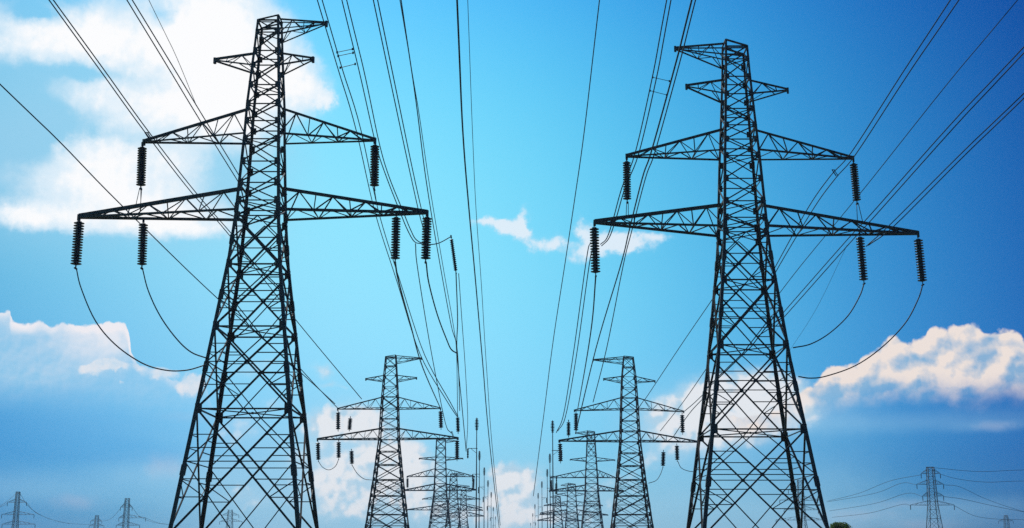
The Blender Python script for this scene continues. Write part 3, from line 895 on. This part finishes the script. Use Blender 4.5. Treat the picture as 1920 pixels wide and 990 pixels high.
for k, (a, b, D, lab) in enumerate((
        ((262, 352), (254, 388), 115, "thin leftmost dropper wire under the cloud-side pylon's outer upper insulator"),
        ((264, 353), (264, 396), 115, "thin middle dropper wire under the cloud-side pylon's outer upper insulator"),
        ((266, 352), (262, 402), 115.3, "thin rightmost dropper wire under the cloud-side pylon's outer upper insulator"),
        ((702, 354), (706, 380), 115, "short dropper wire under the cloud-side pylon's inner upper insulator"),
        ((1175, 378), (1174, 404), 124, "left dropper wire under the blue-side pylon's inner upper insulator"),
        ((1178, 378), (1178, 406), 124, "right dropper wire under the blue-side pylon's inner upper insulator"),
        ((1606, 380), (1608, 420), 124, "left dropper wire under the blue-side pylon's outer upper insulator"),
        ((1609, 380), (1618, 418), 124, "right dropper wire under the blue-side pylon's outer upper insulator"))):
    wire([at(*a, D), at(*b, D)], lab, 0.035, 0)
# second pair of pylons: loops
wire([at(597, 865, 285), at(605, 876, 285), at(617, 881, 285), at(629, 874, 285), at(635, 861, 285)], "small loop of cable between two insulators on the second left-row pylon", 0.07, 0)
wire([at(660, 872, 285), at(670, 888, 284), at(683, 898, 283), at(697, 900, 281)], "short jumper sagging to the second left-row pylon's leg", 0.07, 0)
wire([at(1271, 865, 285), at(1277, 877, 285), at(1290, 883, 285), at(1306, 885, 285)], "short jumper sagging outward under the second right-row pylon's outer arm", 0.07, 0)
wire([at(1243, 876, 285), at(1238, 890, 284), at(1230, 901, 283), at(1216, 906, 281)], "short jumper sagging to the second right-row pylon's leg", 0.07, 0)
# blue side, inner wires
overhead([(1124, 0), (1095, 250)], (1078, 370), 140, "lone thin wire down the middle on the blue side", [(1060, 490, 180), (1035, 655, 260), (1018, 790, 380), (1000, 930, 800)], r=0.022)
overhead([(1250, 0), (1222, 150)], (1190, 290), 124, "outer wire of the twin pair bending to the blue-side pylon's inner lower insulator", [(1166, 352, 128), (1150, 410, 132), (1138, 446, 136), (1126, 458, 140)])
overhead([(1258, 0), (1230, 150)], (1197, 290), 124, "inner wire of the twin pair bending to the blue-side pylon's inner lower insulator", [(1172, 352, 128), (1155, 410, 132), (1142, 446, 136), (1128, 461, 140)])
overhead([(1297, 0), (1268, 115)], (1221, 285), 124, "left wire of the twin pair behind the blue-side pylon's peak tip", [(1204, 335, 135), (1179, 435, 165), (1163, 500, 190), (1117, 655, 240), (1079, 813, 285)], r=0.05)
overhead([(1304, 0), (1275, 115)], (1228, 285), 124, "right wire of the twin pair behind the blue-side pylon's peak tip", [(1210, 335, 135), (1184, 435, 165), (1168, 500, 190), (1137, 655, 240), (1112, 754, 280)], r=0.03)
wire([at(1117, 518, 124), at(1110, 605, 150), at(1097, 690, 190), at(1083, 768, 285)], "cable hanging from the blue-side pylon's inner tip insulator to the next pylon", 0.06, 0, 0.0001)
wire([at(1107, 455, 150), at(1099, 490, 160), at(1074, 670, 210), at(1056, 780, 260), at(1043, 811, 290)], "left of two thin wires ending by the tallest line pole on the blue side", 0.03, 0, 0.0002)
wire([at(1112, 470, 150), at(1105, 495, 160), at(1080, 672, 212), at(1060, 782, 262), at(1046, 808, 290)], "right of two thin wires ending by the tallest line pole on the blue side", 0.03, 0, 0.0002)
# blue side, outer wires
overhead([(1782, 0), (1690, 140)], (1596, 286), 122, "left wire of the twin pair reaching the blue-side pylon's outer upper tip", [(1557, 330, 130), (1515, 390, 145), (1462, 485, 175), (1445, 517, 185)])
overhead([(1798, 0), (1702, 140)], (1604, 290), 122, "right wire of the twin pair reaching the blue-side pylon's outer upper tip", [(1566, 335, 130), (1526, 390, 145), (1467, 488, 175), (1448, 522, 185)])
overhead([(1908, 0), (1770, 165)], (1615, 360), 124, "thin single wire crossing the deep blue sky from the top corner", [(1500, 500, 165), (1450, 565, 180)], r=0.014)
overhead([(1920, 88), (1780, 236)], (1630, 405), 122, "upper wire of the twin pair crossing behind the blue-side pylon's lower outer arm", [(1588, 450, 135), (1474, 580, 180), (1452, 606, 190)])
overhead([(1920, 99), (1786, 242)], (1636, 410), 122, "lower wire of the twin pair crossing behind the blue-side pylon's lower outer arm", [(1594, 455, 135), (1476, 588, 180), (1454, 612, 190)])
overhead([(1920, 175), (1800, 290)], (1670, 420), 122, "upper wire of the twin pair ending near the blue-side pylon's outermost arm", [(1624, 462, 126)])
overhead([(1920, 184), (1804, 296)], (1675, 425), 122, "lower wire of the twin pair ending near the blue-side pylon's outermost arm", [(1628, 460, 126)])
wire([at(1588, 460, 150), at(1530, 580, 175), at(1476, 664, 205)], "hair-thin faint wire slanting to the blue-side pylon's outer leg", 0.02, 0)
wire([at(1342, 552, 150), at(1275, 650, 205), at(1214, 742, 270), at(1206, 752, 284)], "upper thin wire from behind the blue-side pylon to the second right-row pylon", 0.02, 0, 0.0002)
wire([at(1328, 686, 180), at(1280, 755, 240), at(1238, 808, 300)], "middle thin wire from behind the blue-side pylon slanting down inward", 0.02, 0, 0.0002)
wire([at(1322, 736, 180), at(1300, 757, 230), at(1281, 773, 285)], "upper of two short wires meeting the second right-row pylon's outer tip", 0.03, 0, 0.0002)
wire([at(1323, 742, 180), at(1292, 776, 230), at(1263, 818, 285)], "lower of two short wires meeting the second right-row pylon's outer tip", 0.03, 0, 0.0002)
wire([at(564, 692, 225), at(597, 728, 250), at(633, 765, 285)], "lower companion wire reaching the second left-row pylon's outer upper tip", 0.03, 0, 0.0002)
# rungs between the twin pairs
GS = "spacer rods clamped between twin wires"
for a, b, D, lab in (((632, 98), (661, 92), 75, "topmost spacer rod between two wire pairs on the cloud side"),
                     ((634, 105), (662, 99), 75, "middle spacer rod between two wire pairs on the cloud side"),
                     ((638, 127), (666, 120), 76, "lowest spacer rod between two wire pairs on the cloud side"),
                     ((1224, 145), (1255, 152), 90, "upper spacer rod between two wire pairs on the blue side"),
                     ((1219, 170), (1250, 178), 90, "lower spacer rod between two wire pairs on the blue side")):
    pa, pb = at(*a, D), at(*b, D)
    mb = MB(); mb.tube([pa, pb], 0.022, 6)
    for p in (pa, pb): mb.plate(p, (0, 1, 0), .10, .14, .06)
    tag(mb.build("spacer_rod", M_FITTING, None, pa), lab, "spacer", GS)
GD = "armour fittings on the twin wires"
for a, b, D, lab in (((272, 248), (281, 262), 114, "clamp on twin wires beside the cloud-side pylon's outer upper tip"),
                     ((1560, 318), (1568, 330), 127, "bracket clamp on twin wires below the blue-side pylon's outer upper tip"),
                     ((846, 809), (849, 818), 284, "ring clamp at the end of the wire by the second left-row pylon")):
    pa, pb = at(*a, D), at(*b, D)
    mb = MB(); mb.bar(pa, pb, .14, .10); mb.bar(pa + Vector((.2, 0, 0)), pb + Vector((.2, 0, 0)), .08); mb.bar(pa, pa + Vector((.35, 0, -.05)), .07)
    tag(mb.build("wire_clamp", M_FITTING, None, pa), lab, "clamp", GD)


# ------------------------------------------------------------------ rows of slender line poles in the middle
def line_pole(px, top, side, Hh, label):
    z = Hh
    P = at_z(px, top, z); D = P.y
    root = empty("line_pole", (P.x, D, 0)); tag(root, label, "pole", "slender line poles in the middle corridor")
    org = Vector((P.x, D, 0)); k = D / 230.0
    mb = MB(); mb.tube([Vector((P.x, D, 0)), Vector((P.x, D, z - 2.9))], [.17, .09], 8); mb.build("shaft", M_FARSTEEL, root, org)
    mb = MB()
    pr = [(.05, 0)]
    for i in range(8):
        zz = -.15 - i * .32; rr = .22 + .26 * math.sin(math.pi * (i + 1) / 9)
        pr += [(.12, zz), (rr, -.12 + zz), (rr, -.17 + zz), (.12, zz - .28)]
    m2 = MB(); m2.lathe(pr + [(.07, -2.95)], 8)
    m2.v = [v + Vector((P.x, D, z)) for v in m2.v]
    m2.build("post_insulator", M_PORCELAIN, root, org)
    za = z - 6.5
    mb.bar(Vector((P.x - .2 * side, D, za)), Vector((P.x + 1.9 * side, D, za)), .12)
    mb.bar(Vector((P.x, D, za - 1.0)), Vector((P.x + 1.2 * side, D, za - .06)), .07)
    mb.build("bracket", M_FARSTEEL, root, org)
    m3 = MB(); m3.lathe([(.06, 0), (.2, -.2), (.13, -.5), (.22, -.7), (.13, -1.0), (.22, -1.2), (.13, -1.5), (.2, -1.8), (.07, -2.1)], 8)
    m3.v = [v + Vector((P.x + 1.85 * side, D, za)) for v in m3.v]
    m3.build("hanging_insulator", M_PORCELAIN, root, org)


PL = [(894, 783), (899, 845), (908, 876), (915, 900), (921, 922), (925, 950), (929, 968)]
PR_ = [(1036, 788), (1031, 850), (1026, 879), (1016, 902), (1009, 924), (1003, 945), (999, 962), (995, 980)]
ordl = ["tallest and nearest", "second", "third", "fourth", "fifth", "sixth", "seventh", "last"]
for i, p in enumerate(PL):
    line_pole(*p, -1, 30.0, f"{ordl[i]} slender pole of the row on the cloud side of the middle gap")
for i, p in enumerate(PR_):
    line_pole(*p, 1, 30.0, f"{ordl[i]} slender pole of the row on the blue side of the middle gap")


# ------------------------------------------------------------------ far pylons on the sides
def far_pylon(px, top, D, arms, wtop, wbot, label, cap=0.0):
    """arms: [(py, left px, right px)]"""
    P = at(px, top, D); X0 = P.x; H = P.z
    k = D / F
    root = empty("transmission_tower", (X0, D, 0)); tag(root, label, "pylon", "far transmission towers along the horizon")
    org = Vector((X0, D, 0))
    zl = at(px, arms[-1][0], D).z

    def hw(z):
        if z > zl: return wtop * k / 2 * (1 + .35 * (H - z) / (H - zl))
        return wtop * k / 2 * 1.35 + (wbot - wtop) * k / 2 * (zl - z) / zl

    def c(sx, sy, z): return Vector((X0 + sx * hw(z), D + sy * hw(z), z))
    for sx in (-1, 1):
        for sy in (-1, 1):
            mb = MB()
            for a, b in ((0, zl), (zl, H)): mb.angle(c(sx, sy, a), c(sx, sy, b), .19, .07, ref=(-sx, 0, 0))
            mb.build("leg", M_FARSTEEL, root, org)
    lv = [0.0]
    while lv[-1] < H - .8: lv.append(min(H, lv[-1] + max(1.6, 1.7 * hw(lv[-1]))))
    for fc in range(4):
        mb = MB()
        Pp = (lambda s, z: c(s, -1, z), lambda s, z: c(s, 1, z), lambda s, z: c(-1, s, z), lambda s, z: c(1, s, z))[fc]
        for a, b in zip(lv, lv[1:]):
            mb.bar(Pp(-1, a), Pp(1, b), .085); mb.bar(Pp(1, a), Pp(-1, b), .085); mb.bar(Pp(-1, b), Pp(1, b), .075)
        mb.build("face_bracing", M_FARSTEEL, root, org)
    for py, xl, xr in arms:
        z = at(px, py, D).z
        for s, x in ((-1, xl), (1, xr)):
            tip = at(x, py, D); mb = MB(); h = hw(z)
            for sy in (-1, 1):
                b0 = Vector((X0 + s * h, D + sy * h, z)); t0 = b0 + Vector((0, 0, min(1.6, H - z)))
                mb.bar(b0, tip, .11); mb.bar(t0, tip + Vector((0, 0, .1)), .09)
                for f in (.25, .5, .75):
                    mb.bar(b0.lerp(tip, f), t0.lerp(tip, f - .2), .06)
            mb.build("crossarm", M_FARSTEEL, root, org)
            mb = MB(); mb.lathe([(.05, 0), (.13, -.3), (.13, -1.6), (.05, -1.8)], 6)
            mb.v = [v + tip for v in mb.v]; mb.build("insulator", M_PORCELAIN, root, org)
    if cap:
        mb = MB(); hh = cap * k / 2
        mb.bar(Vector((X0 - hh, D, H)), Vector((X0 + hh, D, H)), .28); mb.bar(Vector((X0 - hh, D, H)), Vector((X0 - hh, D, H - 1.2)), .2); mb.bar(Vector((X0 + hh, D, H)), Vector((X0 + hh, D, H - 1.2)), .2)
        mb.build("cap_frame", M_FARSTEEL, root, org)
    return root


far_pylon(34, 922, 620, [(942, 14, 50), (965, 3, 64), (983, 4, 66)], 6, 22, "small far tower at the left edge of the horizon")
far_pylon(182, 966, 900, [(977, 170, 191), (986, 167, 195)], 5, 12, "tiny far tower just left of the slim one below the dark cloud")
far_pylon(239, 934, 640, [(951, 226, 248), (971, 223, 273), (985, 218, 262)], 7, 20, "small far tower between the left edge and the near cloud-side pylon's leg")
far_pylon(1744, 876, 480, [(888, 1727, 1763), (908, 1719, 1769), (930, 1730, 1769), (947, 1707, 1789)], 11, 30, "largest far tower, standing alone under the dark cloud on the blue side", cap=14)
far_pylon(1886, 966, 900, [(977, 1872, 1900)], 5, 11, "tiny far tower near the right edge of the horizon")
far_pylon(1500, 900, 560, [(918, 1478, 1522), (938, 1462, 1540), (956, 1470, 1534), (975, 1455, 1545)], 9, 26, "far tower seen through the outer legs of the near blue-side pylon")
far_pylon(432, 955, 760, [(966, 416, 448), (978, 412, 454)], 7, 16, "far tower seen through the legs of the near cloud-side pylon")

GF = "thin far wires along the horizon"
FW = [
    ([(1728, 890, 480), (1668, 902, 520), (1610, 925, 560), (1550, 940, 600)], "topmost far wire leaving the lone far tower toward the near pylon"),
    ([(1719, 909, 480), (1690, 906, 500), (1640, 925, 540), (1552, 941, 600)], "second far wire leaving the lone far tower toward the near pylon"),
    ([(1730, 931, 480), (1700, 925, 500), (1640, 944, 540), (1555, 958, 600)], "third far wire leaving the lone far tower toward the near pylon"),
    ([(1708, 948, 480), (1690, 946, 490), (1630, 962, 530), (1560, 970, 600)], "lowest far wire leaving the lone far tower toward the near pylon"),
    ([(1751, 877, 480), (1835, 884, 500), (1925, 881, 520), (2100, 878, 560)], "topmost far wire running from the lone far tower to the right edge"),
    ([(1763, 889, 480), (1796, 898, 490), (1850, 904, 500), (1925, 902, 520), (2100, 905, 560)], "second far wire running from the lone far tower to the right edge"),
    ([(1769, 909, 480), (1800, 913, 490), (1850, 936, 510), (1925, 961, 540), (2100, 1010, 600)], "third far wire dipping from the lone far tower to the right edge"),
    ([(1769, 931, 480), (1806, 936, 490), (1860, 948, 510), (1925, 961, 560), (2100, 995, 620)], "lowest far wire dipping from the lone far tower to the right edge"),
    ([(1789, 948, 480), (1830, 968, 520), (1880, 974, 560), (1925, 975, 600), (2050, 985, 660)], "far wire sagging low toward the tiny tower by the right edge"),
    ([(34, 922, 620), (18, 936, 600), (-6, 952, 580), (-80, 985, 540)], "far wire from the left edge tower's top out of the picture"),
    ([(14, 943, 620), (2, 950, 610), (-60, 975, 570)], "far wire from the left edge tower's upper arm out of the picture"),
    ([(36, 923, 620), (56, 952, 640), (90, 972, 690), (130, 982, 800)], "far wire sagging from the left edge tower's top to the horizon"),
    ([(50, 943, 620), (72, 964, 660), (120, 980, 760), (175, 984, 900)], "far wire from the left edge tower's arm toward the tiny tower"),
    ([(238, 935, 640), (222, 958, 700), (205, 974, 800), (183, 978, 900)], "far wire from the slim tower's top down to the tiny tower"),
    ([(248, 951, 640), (262, 968, 680), (290, 980, 760), (330, 985, 880)], "far wire from the slim tower sagging toward the near pylon's leg"),
    ([(273, 971, 640), (300, 981, 720), (340, 986, 900)], "lowest far wire from the slim tower toward the near pylon's leg"),
]
for pts, lab in FW:
    wire([at(*p) for p in pts], lab, 0.07, 0, 0.0, GF)


# ------------------------------------------------------------------ tree beyond the blue-side pylon
def tree(px, top, D, spread, label):
    P = at(px, top, D); H = P.z; X0, Y0 = P.x, D
    org = Vector((X0, Y0, 0)); rnd = random.Random(4)
    root = empty("broadleaf_tree", org); tag(root, label, "tree")
    bark = mottled("bark", (0.06, 0.045, 0.03), (0.13, 0.10, 0.07), 5, 0.9, 0, .6)
    m, t, b = principled("leaves", 0.55)
    n = t.nodes.new('ShaderNodeTexNoise'); n.inputs['Scale'].default_value = 1.3; n.inputs['Detail'].default_value = 4
    tc = t.nodes.new('ShaderNodeTexCoord'); t.links.new(tc.outputs['Object'], n.inputs['Vector'])
    r = t.nodes.new('ShaderNodeValToRGB'); r.color_ramp.elements[0].color = (0.055, 0.120, 0.015, 1); r.color_ramp.elements[1].color = (0.13, 0.24, 0.03, 1)
    r.color_ramp.elements[0].position = .35; r.color_ramp.elements[1].position = .65
    t.links.new(n.outputs[0], r.inputs[0]); t.links.new(r.outputs[0], b.inputs['Base Color'])
    tr = t.nodes.new('ShaderNodeBsdfTranslucent'); t.links.new(r.outputs[0], tr.inputs[0])
    ms = t.nodes.new('ShaderNodeMixShader'); ms.inputs[0].default_value = 0.6
    t.links.new(b.outputs[0], ms.inputs[1]); t.links.new(tr.outputs[0], ms.inputs[2])
    t.links.new(ms.outputs[0], t.nodes['Material Output'].inputs['Surface'])
    mb = MB()
    mb.tube([org, org + Vector((.1, 0, H * .3)), org + Vector((-.1, .1, H * .6)), org + Vector((0, 0, H * .85))], [.28, .2, .13, .05], 8)
    tips = []
    for i in range(14):
        a = i * 2.4; z = H * (.3 + .04 * i); L = spread * (1 - .045 * i) * rnd.uniform(.7, 1)
        s = org + Vector((0, 0, z)); e = s + Vector((math.cos(a) * L, math.sin(a) * L, H * .13))
        mb.tube([s, s.lerp(e, .5) + Vector((0, 0, .1)), e], [.09, .06, .02], 5); tips.append(e)
    mb.build("trunk", bark, root, org)
    cr = MB()
    tips += [org + Vector((rnd.gauss(0, .5) * spread * .5, rnd.gauss(0, .5) * spread * .5, H * rnd.uniform(.78, .97))) for _ in range(10)]
    for e in tips:
        for _ in range(330):
            d = Vector((rnd.gauss(0, 1), rnd.gauss(0, 1), rnd.gauss(0, .75))) * spread * .17
            c = e + d
            dd = math.hypot(c.x - X0, c.y - Y0); lim = H - .16 * dd * dd - rnd.random() * .5
            if c.z > lim: c.z = lim - rnd.random() * .9
            u = Vector((rnd.gauss(0, 1), rnd.gauss(0, 1), rnd.gauss(0, 1))).normalized(); v = u.orthogonal().normalized(); w = rnd.uniform(.10, .2)
            o = len(cr.v); cr.v += [c - u * w, c + v * w * .5, c + u * w, c - v * w * .5]; cr.f.append((o, o + 1, o + 2, o + 3))
    cr.build("crown", m, root, org)


tree(1573, 977, 210, 2.1, "leafy green treetop peeping up beside the near blue-side pylon's outer foot")


# ------------------------------------------------------------------ the air over the plain
def air():
    m = bpy.data.materials.new("haze_air"); m.use_nodes = True
    t = m.node_tree; t.nodes.clear()
    o = t.nodes.new('ShaderNodeOutputMaterial'); p = t.nodes.new('ShaderNodeVolumePrincipled')
    p.inputs['Color'].default_value = (0.74, 0.88, 1.0, 1); p.inputs['Density'].default_value = 0.0001
    p.inputs['Anisotropy'].default_value = 0.35; t.links.new(p.outputs[0], o.inputs['Volume'])
    mb = MB(); s = 2700
    mb.bar((0, 0, -1.0), (0, 0, 62.0), 2 * s, ref=(1, 0, 0))
    tag(mb.build("haze", m), kind="stuff")


air()
